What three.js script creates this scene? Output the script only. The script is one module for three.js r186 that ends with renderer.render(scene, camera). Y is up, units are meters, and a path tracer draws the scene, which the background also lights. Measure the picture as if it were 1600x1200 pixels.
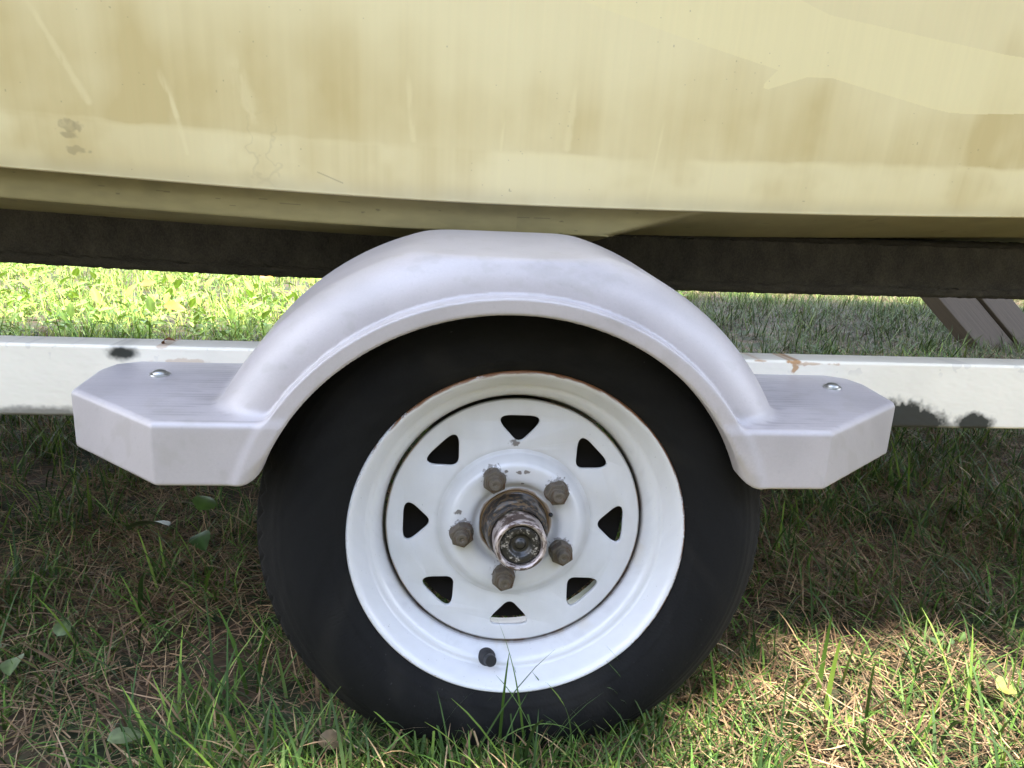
import * as THREE from 'three';
import { mergeGeometries, toCreasedNormals } from 'three/addons/utils/BufferGeometryUtils.js';
import { RoundedBoxGeometry } from 'three/addons/geometries/RoundedBoxGeometry.js';

// ------------------------------------------------------------------ camera, sky, sun, exposure
const scene = new THREE.Scene();
const camera = new THREE.PerspectiveCamera(49.38, 1024 / 768, 0.05, 400);
{
  const pitch = 11.4 * Math.PI / 180, yaw = 6.18 * Math.PI / 180, roll = 2.3 * Math.PI / 180;
  camera.position.set(-0.0981, 0.5797, 0.7857);
  camera.rotation.order = 'YXZ';
  camera.rotation.set(-pitch, -yaw, roll);
}
scene.add(camera);
const renderer = new THREE.WebGLRenderer({ antialias: true });
renderer.setSize(1024, 768);
renderer.toneMapping = THREE.LinearToneMapping;
renderer.toneMappingExposure = 4.5;
renderer.shadowMap.enabled = true;

// to-sun direction: high, in front of the boat and to the right
const SUN = new THREE.Vector3(0.5, 1, 0.65).normalize();
const sun = new THREE.DirectionalLight(new THREE.Color(1, 0.95, 0.86), 4.2);
sun.position.copy(SUN).multiplyScalar(30);
sun.castShadow = true;
sun.shadow.mapSize.set(4096, 4096);
Object.assign(sun.shadow.camera, { left: -10, right: 10, top: 10, bottom: -10, near: 1, far: 80 });
scene.add(sun); scene.add(sun.target);

// ------------------------------------------------------------------ helpers
function rng(seed) { let s = seed >>> 0; return () => { s = (s + 0x6D2B79F5) >>> 0; let t = s; t = Math.imul(t ^ (t >>> 15), t | 1); t ^= t + Math.imul(t ^ (t >>> 7), t | 61); return ((t ^ (t >>> 14)) >>> 0) / 4294967296; }; }
const clamp = (x, a = 0, b = 1) => Math.min(b, Math.max(a, x));
const mix = (a, b, t) => a + (b - a) * t;
const sstep = (a, b, x) => { const t = clamp((x - a) / (b - a)); return t * t * (3 - 2 * t); };
const PERM = (() => { const r = rng(77), p = new Float32Array(65536); for (let i = 0; i < 65536; i++) p[i] = r(); return p; })();
const h2 = (x, y) => PERM[((x * 73 + y * 4817 + ((x * y) & 1023) * 19 + (x >> 3) * 131) & 65535)];
function vn(x, y) { const xi = Math.floor(x), yi = Math.floor(y), fx = x - xi, fy = y - yi, u = fx * fx * (3 - 2 * fx), v = fy * fy * (3 - 2 * fy); return mix(mix(h2(xi, yi), h2(xi + 1, yi), u), mix(h2(xi, yi + 1), h2(xi + 1, yi + 1), u), v); }
function fbm(x, y, o = 4) { let a = 0, w = 0.5, n = 0; for (let i = 0; i < o; i++) { a += w * vn(x, y); n += w; x = x * 2.03 + 17.1; y = y * 2.03 + 5.7; w *= 0.5; } return a / n; }
const lin2s = c => c <= 0.0031308 ? c * 12.92 : 1.055 * Math.pow(c, 1 / 2.4) - 0.055;

// texture computed pixel by pixel; f(u, v) -> [r, g, b] linear
function dataTex(w, h, f, srgb = true, rep = THREE.RepeatWrapping) {
  const d = new Uint8Array(w * h * 4);
  for (let j = 0; j < h; j++) for (let i = 0; i < w; i++) {
    const c = f((i + 0.5) / w, (j + 0.5) / h), k = (j * w + i) * 4;
    for (let q = 0; q < 3; q++) d[k + q] = Math.round(255 * clamp(srgb ? lin2s(clamp(c[q])) : c[q]));
    d[k + 3] = 255;
  }
  const t = new THREE.DataTexture(d, w, h, THREE.RGBAFormat);
  t.magFilter = THREE.LinearFilter; t.minFilter = THREE.LinearFilter; t.wrapS = t.wrapT = rep;
  if (srgb) t.colorSpace = THREE.SRGBColorSpace;
  t.needsUpdate = true; return t;
}
const std = o => new THREE.MeshStandardMaterial(o);
const rgb = (r, g, b) => new THREE.Color().setRGB(r, g, b);
function tag(o, label, category, group, kind) { if (label) o.userData.label = label; if (category) o.userData.category = category; if (group) o.userData.group = group; if (kind) o.userData.kind = kind; return o; }
function mesh(name, geo, mat, parent = scene) { const m = new THREE.Mesh(geo, mat); m.name = name; m.castShadow = m.receiveShadow = true; parent.add(m); return m; }
function group(name, x = 0, y = 0, z = 0, parent = scene) { const g = new THREE.Group(); g.name = name; g.position.set(x, y, z); parent.add(g); return g; }
// surface over a grid, P(i, j) -> [x, y, z], uv(i, j) -> [u, v]
function gridGeo(ni, nj, P, uv) {
  const p = [], t = [], ix = [];
  for (let j = 0; j <= nj; j++) for (let i = 0; i <= ni; i++) { p.push(...P(i, j)); t.push(...(uv ? uv(i, j) : [i / ni, j / nj])); }
  for (let j = 0; j < nj; j++) for (let i = 0; i < ni; i++) { const a = j * (ni + 1) + i, b = a + 1, c = a + ni + 1, d = c + 1; ix.push(a, b, d, a, d, c); }
  const g = new THREE.BufferGeometry();
  g.setAttribute('position', new THREE.Float32BufferAttribute(p, 3)); g.setAttribute('uv', new THREE.Float32BufferAttribute(t, 2));
  g.setIndex(ix); g.computeVertexNormals(); return g;
}
// lathe about the z axis from [r, z] points
function latheZ(pts, n = 128) {
  const g = new THREE.LatheGeometry(pts.map(([r, z]) => new THREE.Vector2(Math.max(r, 1e-5), z)), n);
  g.rotateX(Math.PI / 2);           // axis y -> z
  return g;
}
// smooth a polyline with Catmull-Rom, keeping its ends
function smooth2(pts, n) { const c = new THREE.CatmullRomCurve3(pts.map(p => new THREE.Vector3(p[0], p[1], 0)), false, 'centripetal'); return c.getPoints(n).map(p => [p.x, p.y]); }

// surface nets over a signed distance field, points then drawn onto the surface
function surfaceNets(sdf, min, max, cell, uvOf) {
  const n = [0, 1, 2].map(i => Math.ceil((max[i] - min[i]) / cell) + 1), [nx, ny, nz] = n;
  const F = new Float32Array(nx * ny * nz), id = (i, j, k) => (k * ny + j) * nx + i;
  for (let k = 0; k < nz; k++) for (let j = 0; j < ny; j++) for (let i = 0; i < nx; i++) F[id(i, j, k)] = sdf(min[0] + i * cell, min[1] + j * cell, min[2] + k * cell);
  const V = new Int32Array(nx * ny * nz).fill(-1), pos = [], ix = [];
  const E = [[0, 1], [2, 3], [4, 5], [6, 7], [0, 2], [1, 3], [4, 6], [5, 7], [0, 4], [1, 5], [2, 6], [3, 7]];
  for (let k = 0; k < nz - 1; k++) for (let j = 0; j < ny - 1; j++) for (let i = 0; i < nx - 1; i++) {
    const f = []; let m = 0;
    for (let c = 0; c < 8; c++) { const q = F[id(i + (c & 1), j + ((c >> 1) & 1), k + (c >> 2))]; f.push(q); if (q < 0) m |= 1 << c; }
    if (m === 0 || m === 255) continue;
    let x = 0, y = 0, z = 0, w = 0;
    for (const [a, b] of E) if ((f[a] < 0) !== (f[b] < 0)) { const t = f[a] / (f[a] - f[b]); x += mix(a & 1, b & 1, t); y += mix((a >> 1) & 1, (b >> 1) & 1, t); z += mix(a >> 2, b >> 2, t); w++; }
    V[id(i, j, k)] = pos.length / 3; pos.push(min[0] + (i + x / w) * cell, min[1] + (j + y / w) * cell, min[2] + (k + z / w) * cell);
  }
  for (let k = 1; k < nz - 1; k++) for (let j = 1; j < ny - 1; j++) for (let i = 1; i < nx - 1; i++) {
    const a = F[id(i, j, k)] < 0;
    const quad = (p, q, r, s, flip) => { if (p < 0 || q < 0 || r < 0 || s < 0) return; flip ? ix.push(p, r, q, p, s, r) : ix.push(p, q, r, p, r, s); };
    if (a !== F[id(i + 1, j, k)] < 0) quad(V[id(i, j - 1, k - 1)], V[id(i, j, k - 1)], V[id(i, j, k)], V[id(i, j - 1, k)], !a);
    if (a !== F[id(i, j + 1, k)] < 0) quad(V[id(i - 1, j, k - 1)], V[id(i - 1, j, k)], V[id(i, j, k)], V[id(i, j, k - 1)], !a);
    if (a !== F[id(i, j, k + 1)] < 0) quad(V[id(i - 1, j - 1, k)], V[id(i, j - 1, k)], V[id(i, j, k)], V[id(i - 1, j, k)], !a);
  }
  const nor = [], uv = [], e = 0.0008;
  for (let p = 0; p < pos.length; p += 3) {
    let [x, y, z] = [pos[p], pos[p + 1], pos[p + 2]], gx, gy, gz;
    for (let it = 0; it < 4; it++) {
      gx = (sdf(x + e, y, z) - sdf(x - e, y, z)) / (2 * e); gy = (sdf(x, y + e, z) - sdf(x, y - e, z)) / (2 * e); gz = (sdf(x, y, z + e) - sdf(x, y, z - e)) / (2 * e);
      const l = Math.hypot(gx, gy, gz) || 1;
      if (it < 3) { const d = clamp(sdf(x, y, z), -cell, cell) / Math.max(l, 0.5) * 0.8; x -= gx / l * d; y -= gy / l * d; z -= gz / l * d; } else { nor.push(gx / l, gy / l, gz / l); }
    }
    pos[p] = x; pos[p + 1] = y; pos[p + 2] = z; uv.push(...uvOf(x, y, z));
  }
  const g = new THREE.BufferGeometry();
  g.setAttribute('position', new THREE.Float32BufferAttribute(pos, 3)); g.setAttribute('normal', new THREE.Float32BufferAttribute(nor, 3)); g.setAttribute('uv', new THREE.Float32BufferAttribute(uv, 2));
  g.setIndex(ix); return g;
}

// ------------------------------------------------------------------ sky (equirectangular, air and thin cloud only)
{
  const W = 512, H = 256, d = new Float32Array(W * H * 4);
  for (let j = 0; j < H; j++) for (let i = 0; i < W; i++) {
    const el = ((j + 0.5) / H - 0.5) * Math.PI, az = (i + 0.5) / W * 2 * Math.PI, s = Math.sin(Math.max(el, 0));
    const t = Math.pow(s, 0.5);
    const cx = Math.cos(az) * Math.cos(el) / (0.25 + s), cy = Math.sin(az) * Math.cos(el) / (0.25 + s);
    const cl = sstep(0.45, 0.75, fbm(cx * 1.6 + 40, cy * 1.6 + 40, 5)) * 0.75;
    const a = [mix(0.84, 0.40, t), mix(0.87, 0.53, t), mix(0.90, 0.86, t)];
    const k = (j * W + i) * 4;
    for (let q = 0; q < 3; q++) d[k + q] = el < 0 ? [0.10, 0.13, 0.05][q] : 1.15 * mix(a[q], [1.15, 1.13, 1.16][q], cl);
    d[k + 3] = 1;
  }
  const t = new THREE.DataTexture(d, W, H, THREE.RGBAFormat, THREE.FloatType);
  t.mapping = THREE.EquirectangularReflectionMapping; t.magFilter = THREE.LinearFilter; t.minFilter = THREE.LinearFilter; t.needsUpdate = true;
  scene.background = t; scene.environment = t;
}

// ------------------------------------------------------------------ ground
const hump = (x, z) => 0.016 * (fbm(x * 3 + 50, z * 3 + 50, 3) - 0.5) * 2 + 0.013 * Math.exp(-(x * x / 0.07 + (z - 0.03) ** 2 / 0.012)) + 0.05 * (vn(x * 0.5 + 9, z * 0.5 + 9) - 0.5) * sstep(-1.5, -4, z);
{
  const soilTex = dataTex(1024, 1024, (u, v) => {
    const x = u * 64, y = v * 64, a = fbm(x * 0.5, y * 0.5, 3), b = fbm(x * 4, y * 4, 3), g = sstep(0.42, 0.6, a);
    const k = 0.3 + 0.6 * b;
    return [mix(0.13, 0.05, g) * k, mix(0.085, 0.065, g) * k, mix(0.045, 0.02, g) * k];
  });
  const m = std({ map: soilTex, bumpMap: soilTex, bumpScale: 0.01, roughness: 1 });
  const near = gridGeo(260, 260, (i, j) => { const x = -7 + 16 * i / 260, z = 3 - 16 * j / 260; return [x, hump(x, z) * sstep(9, 7, Math.hypot(x - 1, z + 5)), z]; }, (i, j) => [16 * i / 260 / 1.6, 16 * j / 260 / 1.6]);
  const S = 300, far = [];
  const quad = (x0, x1, z0, z1) => { const g = new THREE.PlaneGeometry(x1 - x0, z1 - z0); g.rotateX(-Math.PI / 2); g.translate((x0 + x1) / 2, 0, (z0 + z1) / 2); const uv = g.attributes.uv; for (let i = 0; i < uv.count; i++) uv.setXY(i, uv.getX(i) * (x1 - x0) / 1.6, uv.getY(i) * (z1 - z0) / 1.6); far.push(g); };
  quad(-S, S, 3, S); quad(-S, S, -S, -13); quad(-S, -7, -13, 3); quad(9, S, -13, 3);
  tag(mesh('ground', mergeGeometries([near, ...far]), m), 'uneven soil of the yard under grass and dry clippings', 'ground', null, 'structure');
}

// ------------------------------------------------------------------ boat
const CZ = -1.13, chineY = x => 0.591 + 0.010 * sstep(0, -0.7, x) + 0.028 * x * x * sstep(2, 1, Math.abs(x)) + 0.028 * sstep(-1, -2.6, x) * 8;
const hb = x => x > -0.7 ? 1.01 : 1.01 * Math.sqrt(clamp(1 - ((-0.7 - x) / 2.65) ** 2, 0.0002, 1));
{
  const boat = tag(group('boat'), 'cream beige boat with weather stains and a faded stripe sitting on the white trailer', 'boat');
  // colour of the side: u over 1.9 m from x = -0.95, v over 0.72 m up from y = 0.57
  const inPoly = (x, y, P) => { let c = false; for (let i = 0, j = P.length - 1; i < P.length; j = i++) if ((P[i][1] > y) !== (P[j][1] > y) && x < (P[j][0] - P[i][0]) * (y - P[i][1]) / (P[j][1] - P[i][1]) + P[i][0]) c = !c; return c; };
  const segD = (x, y, ax, ay, bx, by) => { const t = clamp(((x - ax) * (bx - ax) + (y - ay) * (by - ay)) / ((bx - ax) ** 2 + (by - ay) ** 2)); return [Math.hypot(x - ax - t * (bx - ax), y - ay - t * (by - ay)), t]; };
  const GH = [[-0.25, 0.862], [0.04, 0.789], [0.108, 0.7715], [0.180, 0.753], [0.257, 0.7345], [0.2445, 0.7205], [0.245, 0.717], [0.250, 0.7158], [0.290, 0.729], [0.317, 0.7288], [0.394, 0.7115], [0.430, 0.7035], [0.452, 0.6997], [0.475, 0.6985], [0.56, 0.7005], [1.2, 0.73], [1.2, 0.72], [0.62, 0.745], [0.50, 0.757], [0.40, 0.772], [0.30, 0.787], [0.1, 0.862]];
  const side = dataTex(2048, 1024, (u, v) => {
    const x = -0.95 + 1.9 * u, y = 0.57 + 0.72 * v;
    const wob = 0.004 * (fbm(x * 9 + 3, 2.2, 4) - 0.5) + 0.003 * (fbm(x * 60, 7, 2) - 0.5);
    const line = 0.644 + wob;
    const col = fbm(x * 26 + 11, y * 1.2, 4), colf = fbm(x * 120 + 5, y * 2.5, 3), big = fbm(x * 5 + 30, y * 8 + 3, 4);
    // tan scum above the water line, thinning upwards in runs of its own length
    const top = 0.715 + 0.035 * (col - 0.5) * 2 + 0.08 * (big - 0.5);
    let tan = sstep(top + 0.06, top - 0.05, y) * sstep(line - 0.0035, line + 0.003, y) * (0.65 + 0.6 * fbm(x * 40 + 9, y * 30, 3));
    tan *= 0.5 + 0.35 * sstep(0.3, 0.75, big) + 0.22 * (colf - 0.45) + 0.6 * (col - 0.45);
    tan += 0.35 * sstep(0.5, 0.8, fbm(x * 18 + 90, y * 3, 4)) * sstep(0.80, 0.66, y) * sstep(line - 0.001, line + 0.002, y);
    const below = sstep(line + 0.003, line - 0.003, y);
    tan += below * 0.5 * sstep(0.40, 0.75, fbm(x * 14 + 60, y * 16, 4)) * (0.5 + colf) + below * 0.10;
    // the patch on the left has lost its line and is tan right down
    tan += below * 0.4 * sstep(-0.18, -0.4, x) * sstep(0.3, 0.6, big);
    tan += 0.28 * sstep(0.35, 0.7, fbm(x * 3 + 4, y * 6 + 8, 4)) * sstep(line, line + 0.004, y);
    let ghost = inPoly(x, y, GH) ? 1 : 0;
    if (ghost) tan *= 0.3; 
    // scoured light runs
    for (const [ax, ay, bx, by, w] of [[-0.475, 0.755, -0.427, 0.66, 0.0042], [-0.36, 0.70, -0.345, 0.655, 0.0035], [-0.352, 0.69, -0.338, 0.62, 0.003], [-0.29, 0.72, -0.272, 0.66, 0.008], [-0.12, 0.72, -0.113, 0.65, 0.003], [0.146, 0.69, 0.138, 0.60, 0.0016], [-0.02, 0.70, -0.023, 0.645, 0.002], [0.05, 0.72, 0.046, 0.65, 0.004]]) {
      const [d, t] = segD(x, y, ax, ay, bx, by), wv = w * (0.2 + 1.5 * fbm(y * 90 + ax * 50, x * 30, 3));
      tan *= 1 - 0.42 * sstep(wv * 1.2, wv * 0.2, d) * sstep(0, 0.35, t) * sstep(0.25, 0.5, fbm(x * 150, y * 40, 3) + 0.1);
    }
    tan = clamp(tan, 0, 1.15);
    const base = [0.86, 0.76, 0.44], dirt = [0.60, 0.475, 0.205];
    let c = [0, 1, 2].map(i => mix(base[i], dirt[i], tan * 0.74));
    const hi = ghost ? 1.02 : 1; c = c.map((q, i) => q * hi * (ghost ? [1, 1, 0.97][i] : 1));
    // chalky streaks
    const st = 0.985 + 0.03 * fbm(x * 300, y * 4, 2); c = c.map(q => q * st);
    // low grey cast along the chine
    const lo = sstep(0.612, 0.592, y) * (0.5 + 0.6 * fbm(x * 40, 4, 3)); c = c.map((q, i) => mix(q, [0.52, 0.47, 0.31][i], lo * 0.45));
    // smudges and scabs
    let sm = 0;
    const blob = (bx, by, rx, ry, n) => { const q = Math.hypot((x - bx) / rx, (y - by) / ry) + (fbm(x * 160 + n, y * 160, 3) - 0.5) * 1.3; return sstep(1, 0.6, q); };
    sm = Math.max(sm, 0.55 * blob(-0.449, 0.637, 0.012, 0.007, 1) * (0.4 + 0.9 * fbm(x * 300, y * 300, 2)), 0.5 * blob(-0.452, 0.628, 0.010, 0.004, 5), 0.45 * blob(-0.445, 0.614, 0.013, 0.0045, 9), 0.5 * blob(-0.4395, 0.634, 0.004, 0.006, 19));
    // tide-mark outlines of dried puddles
    const mp = fbm(x * 34 + 7, y * 34 + 2, 4), edge = sstep(0.03, 0.0, Math.abs(mp - 0.52));
    sm = Math.max(sm, 0.17 * edge * sstep(0.05, 0.02, Math.hypot(x + 0.262, (y - 0.63) * 1.1)));
    const sc = segD(x, y, -0.21, 0.612, -0.185, 0.603)[0]; sm = Math.max(sm, 0.5 * sstep(0.0008, 0.0003, sc));
    const sp = vn(x * 420 + 5, y * 420 + 9), sp2 = vn(x * 26, y * 26); if (sp > 0.978 && sp2 > 0.62) sm = Math.max(sm, 0.6);
    c = c.map((q, i) => mix(q, [0.30, 0.24, 0.13][i], sm));
    return c;
  }, true, THREE.MirroredRepeatWrapping);
  const gel = new THREE.MeshPhysicalMaterial({ map: side, roughness: 0.42, clearcoat: 0.25, clearcoatRoughness: 0.3 });
  // side cross-section [out from the chine, up from the chine]
  const SEC = smooth2([[-0.008, -0.0005], [-0.001, 0.0003], [0.0, 0.003], [0.006, 0.02], [0.015, 0.055], [0.036, 0.15], [0.07, 0.32], [0.11, 0.62]], 40);
  const X0 = -3.35, X1 = 1.75, NX = 200, xs = i => X0 + (X1 - X0) * i / NX;
  const sideGeo = s => gridGeo(NX, SEC.length - 1, (i, j) => { const x = xs(i), k = Math.min(1, hb(x) / 0.5), flare = 1 + 1.2 * sstep(-1.4, -3, x); return [x - 0.35 * sstep(-2.4, -3.35, x) * j / SEC.length, chineY(x) + SEC[j][1], CZ + s * (hb(x) + SEC[j][0] * k * flare)]; }, (i, j) => [(xs(i) + 0.95) / 1.9, (chineY(0) + SEC[j][1] - 0.57) / 0.72]);
  const sg = mergeGeometries([sideGeo(1), sideGeo(-1)]);
  mesh('hull_side', sg, gel, boat);
  // bottom: a shallow V from a point just inside the chine to the keel
  const botTex = dataTex(1024, 512, (u, v) => { const x = u * 1.3, y = v * 1.4, a = fbm(x * 8, y * 12, 4), b = fbm(x * 60, y * 50, 3), s = fbm(x * 50 + 7, y * 3, 3); let k = 0.72 + 0.35 * a + 0.2 * (b - 0.5) + 0.12 * (s - 0.5); const spot = vn(x * 60, y * 90) > 0.95 ? 0.6 : 1; k *= spot; return [0.28 * k, 0.235 * k, 0.098 * k]; });
  const keel = x => 0.455 + 0.2 * sstep(-1.2, -3.3, x) * 1.2;
  // below the chine a narrow strake: upright under a small ledge on the left, raked under on the right so the slanting crease stands for a shadow edge
  const strake = (x, t) => { const k = sstep(-0.014, 0.014, x - (0.25 - 0.13 * t)); const yb = 0.0315 - (x > 0 ? 0.004 * Math.min(x * x * 3, 1) : 0), up = t < 0.2 ? [0.004 + 0.012 * t / 0.2, -0.001] : [0.016 + 0.006 * (t - 0.2) / 0.8, -yb * (t - 0.2) / 0.8], un = [0.004 + 0.15 * t, -yb * t]; return [mix(up[0], un[0], k), mix(up[1], un[1], k)]; };
  const stS = s => gridGeo(700, 20, (i, j) => { const x = X0 + (X1 - X0) * i / 700, q = strake(x, j / 20); return [x, chineY(x) + 0.001 + q[1], CZ + s * Math.max(0, hb(x) - q[0])]; }, (i, j) => [(X0 + (X1 - X0) * i / 700) / 1.3, j / 20 * 0.1]);
  mesh('chine_strake', mergeGeometries([stS(1), stS(-1)]), std({ map: botTex, roughness: 0.5 }), boat);
  const botS = s => gridGeo(NX, 12, (i, j) => { const x = xs(i), t = j / 12, q = strake(x, 1), a = chineY(x) + 0.002 + q[1]; return [x, mix(a, Math.min(keel(x), a - 0.01), t), CZ + s * Math.max(0, hb(x) - q[0] + 0.001) * (1 - t)]; }, (i, j) => [xs(i) / 1.3, j / 12 * 1.4]);
  mesh('hull_bottom', mergeGeometries([botS(1), botS(-1)]), std({ map: botTex, roughness: 0.55 }), boat);
  // deck with an unseen cabin raised to shade the ground behind, then the transom
  const white = std({ color: rgb(0.72, 0.68, 0.55), roughness: 0.5 });
  mesh('deck', gridGeo(NX, 40, (i, j) => { const x = xs(i), t = j / 40 * 2 - 1, fl = 1 + 1.2 * sstep(-1.4, -3, x), w = hb(x) + 0.125 * Math.min(1, hb(x) / 0.5) * fl; const shadeCab = sstep(-0.7, 0.1, x) * sstep(1.72, 1.5, x) * sstep(0.88, 0.74, Math.abs(t)); return [x - 0.35 * sstep(-2.4, -3.35, x), chineY(x) + 0.618 + 0.05 * (1 - t * t) + 0.85 * shadeCab, CZ + t * w]; }), white, boat);
  const tr = new THREE.Shape(); tr.moveTo(-1.01, 0.591 + 0.0); tr.lineTo(-1.135, 1.21); tr.lineTo(1.135, 1.21); tr.lineTo(1.01, 0.591); tr.lineTo(0, 0.455); tr.closePath();
  const tg = new THREE.ExtrudeGeometry(tr, { depth: 0.04, bevelEnabled: false }); tg.rotateY(Math.PI / 2); tg.translate(X1 - 0.002, 0, CZ); mesh('transom', tg, white, boat);
  for (const s of [1, -1]) { const c = new THREE.CatmullRomCurve3(Array.from({ length: 60 }, (_, i) => { const x = X0 + 0.02 + (X1 - X0) * i / 59, fl = 1 + 1.2 * sstep(-1.4, -3, x); return new THREE.Vector3(x - 0.35 * sstep(-2.4, -3.35, x), chineY(x) + 0.62, CZ + s * (hb(x) + 0.135 * Math.min(1, hb(x) / 0.5) * fl)); })); mesh('rub_rail', new THREE.TubeGeometry(c, 120, 0.022, 8), std({ color: rgb(0.03, 0.03, 0.03), roughness: 0.6 }), boat); }
}

// ------------------------------------------------------------------ trailer
const trailer = tag(group('boat_trailer'), 'white painted boat trailer with plastic fender and white spoked wheel', 'trailer');
const RZ = -0.15, RY0 = 0.3445, RY1 = 0.4247, RW = 0.054;
{
  // rail paint: u over 1.4 m from x = -0.7; v over the height of the front face
  const blobs = [[-0.4255, 0.4160, 0.013, 0.0065, 1.0], [-0.515, 0.346, 0.045, 0.007, 0.75], [-0.47, 0.349, 0.03, 0.006, 0.5],
    [0.455, 0.354, 0.05, 0.019, 1.4], [0.50, 0.351, 0.03, 0.012, 1.4], [0.527, 0.346, 0.02, 0.007, 0.8], [0.577, 0.350, 0.019, 0.011, 1.4]];
  const paint = (x, y) => {
    const n = fbm(x * 30, y * 30, 4), f = fbm(x * 200, y * 200, 2);
    let c = [0.86, 0.80, 0.66].map(q => q * (0.94 + 0.1 * n));
    let k = 0; for (const [bx, by, rx, ry, s] of blobs) { const q = Math.hypot((x - bx) / rx, (y - by) / ry) + (n - 0.5) * 0.5; k = Math.max(k, s * sstep(1.75, 0.7, q + (f - 0.5) * 0.5)); }
    k = Math.min(1, k); c = c.map((q, i) => mix(q, [0.014, 0.017, 0.015][i], k * 0.98));
    const ru = (bx, by, rx, ry, s) => { const q = Math.hypot((x - bx) / rx, (y - by) / ry) + (fbm(x * 120 + 4, y * 120, 4) - 0.5) * 2.4; return s * sstep(1, 0.4, q); };
    const r = Math.max(ru(0.337, 0.4225, 0.012, 0.0025, 0.9), ru(0.365, 0.421, 0.035, 0.0022, 0.55), ru(0.3385, 0.416, 0.004, 0.008, 0.8), ru(-0.36, 0.408, 0.03, 0.004, 0.35), ru(0.30, 0.423, 0.01, 0.001, 0.7), ru(-0.385, 0.424, 0.007, 0.002, 0.4));
    c = c.map((q, i) => mix(q, [0.42, 0.20, 0.05][i], r));
    const chip = sstep(0.70, 0.74, fbm(x * 90 + 70, y * 90 + 8, 3)) * sstep(0.405, 0.415, y); c = c.map((q, i) => mix(q, [0.45, 0.42, 0.38][i], 0.25 * chip));
    return c;
  };
  const tex = dataTex(2048, 160, (u, v) => paint(-0.7 + 1.4 * u, RY0 - 0.002 + (RY1 - RY0 + 0.004) * v), true, THREE.MirroredRepeatWrapping);
  const bump = dataTex(512, 64, (u, v) => { const n = 0.5 * fbm(u * 130, v * 12, 4) + 0.5 * vn(u * 300, v * 30); return [n, n, n]; }, false);
  const rail = new RoundedBoxGeometry(5.4, RY1 - RY0, RW, 3, 0.004); rail.translate(-0.6, (RY0 + RY1) / 2, RZ - RW / 2);
  { const p = rail.attributes.position, uv = rail.attributes.uv; for (let i = 0; i < p.count; i++) { const z = p.getZ(i), d = Math.max(0, RZ - z - 0.004); uv.setXY(i, (p.getX(i) + 0.7) / 1.4, clamp((p.getY(i) - RY0 + 0.002 - d * 0.0) / (RY1 - RY0 + 0.004), 0.005, 0.97)); } }
  mesh('frame_rail', rail, std({ map: tex, bumpMap: bump, bumpScale: 0.0004, roughness: 0.38 }), trailer);
  const white = std({ color: rgb(0.72, 0.71, 0.65), roughness: 0.4 });
  const r2 = new RoundedBoxGeometry(5.4, 0.08, RW, 2, 0.004); r2.translate(-0.6, 0.41, -2.06); mesh('frame_rail', r2, white, trailer);
  for (const x of [-2.6, -1.55, 1.95]) { const c = new RoundedBoxGeometry(0.06, 0.06, 1.86, 2, 0.004); c.translate(x, 0.41, CZ); if (x < -1.5 && x > -1.6) continue; mesh('crossmember', c, white, trailer); }
  // carpeted bunks under the hull
  const carpet = dataTex(512, 512, (u, v) => { const a = fbm(u * 14, v * 14, 3), b = vn(u * 230, v * 230), c = vn(u * 500, v * 500), k = 0.45 + 0.6 * a + 0.7 * (b * 0.5 + c * 0.5 - 0.5); return [0.064 * k, 0.055 * k, 0.037 * k]; });
  const cm = std({ map: carpet, bumpMap: carpet, bumpScale: 0.004, roughness: 1 });
  for (const [z, name] of [[-0.2985, 'bunk'], [-1.96, 'bunk']]) {
    const L = 4.2, H = 0.072, D = 0.05, prof = [];
    const pts = smooth2([[D / 2, H / 2 - 0.006], [D / 2, 0], [D / 2 + 0.0005, -H / 2 + 0.014], [D / 2 + 0.002, -H / 2 + 0.010], [D / 2 - 0.001, -H / 2 + 0.002], [D / 2 - 0.008, -H / 2 - 0.001], [0, -H / 2], [-D / 2 + 0.005, -H / 2], [-D / 2, -H / 2 + 0.006], [-D / 2, H / 2 - 0.006], [-D / 2 + 0.006, H / 2], [D / 2 - 0.006, H / 2], [D / 2, H / 2 - 0.006]], 60);
    const r = rng(5);
    const g = gridGeo(900, 60, (i, j) => { const x = -2.6 + L * i / 900, q = pts[j], k = 1 + 0.0; return [x, 0.529 + (x < 0 ? 0.025 : 0.006) * Math.min(x * x, 0.5) + q[1] + (r() - 0.5) * 0.0022, z + q[0] + (r() - 0.5) * 0.0018]; }, (i, j) => [L * i / 900 / 0.25, j / 60 * 0.9]);
    mesh(name, g, cm, trailer);
  }
  for (const x of [-1.9, 1.35]) for (const z of [-0.3, -1.96]) { const b = new THREE.BoxGeometry(0.05, 0.14, 0.04); b.translate(x, 0.43, z); mesh('bunk_bracket', b, std({ color: rgb(0.3, 0.3, 0.3), metalness: 0.8, roughness: 0.5 }), trailer); }
  const ax = new THREE.CylinderGeometry(0.022, 0.022, 2.0, 24); ax.rotateX(Math.PI / 2); ax.translate(0, 0.262, CZ); mesh('axle', ax, std({ color: rgb(0.05, 0.05, 0.05), roughness: 0.7 }), trailer);
}

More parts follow.
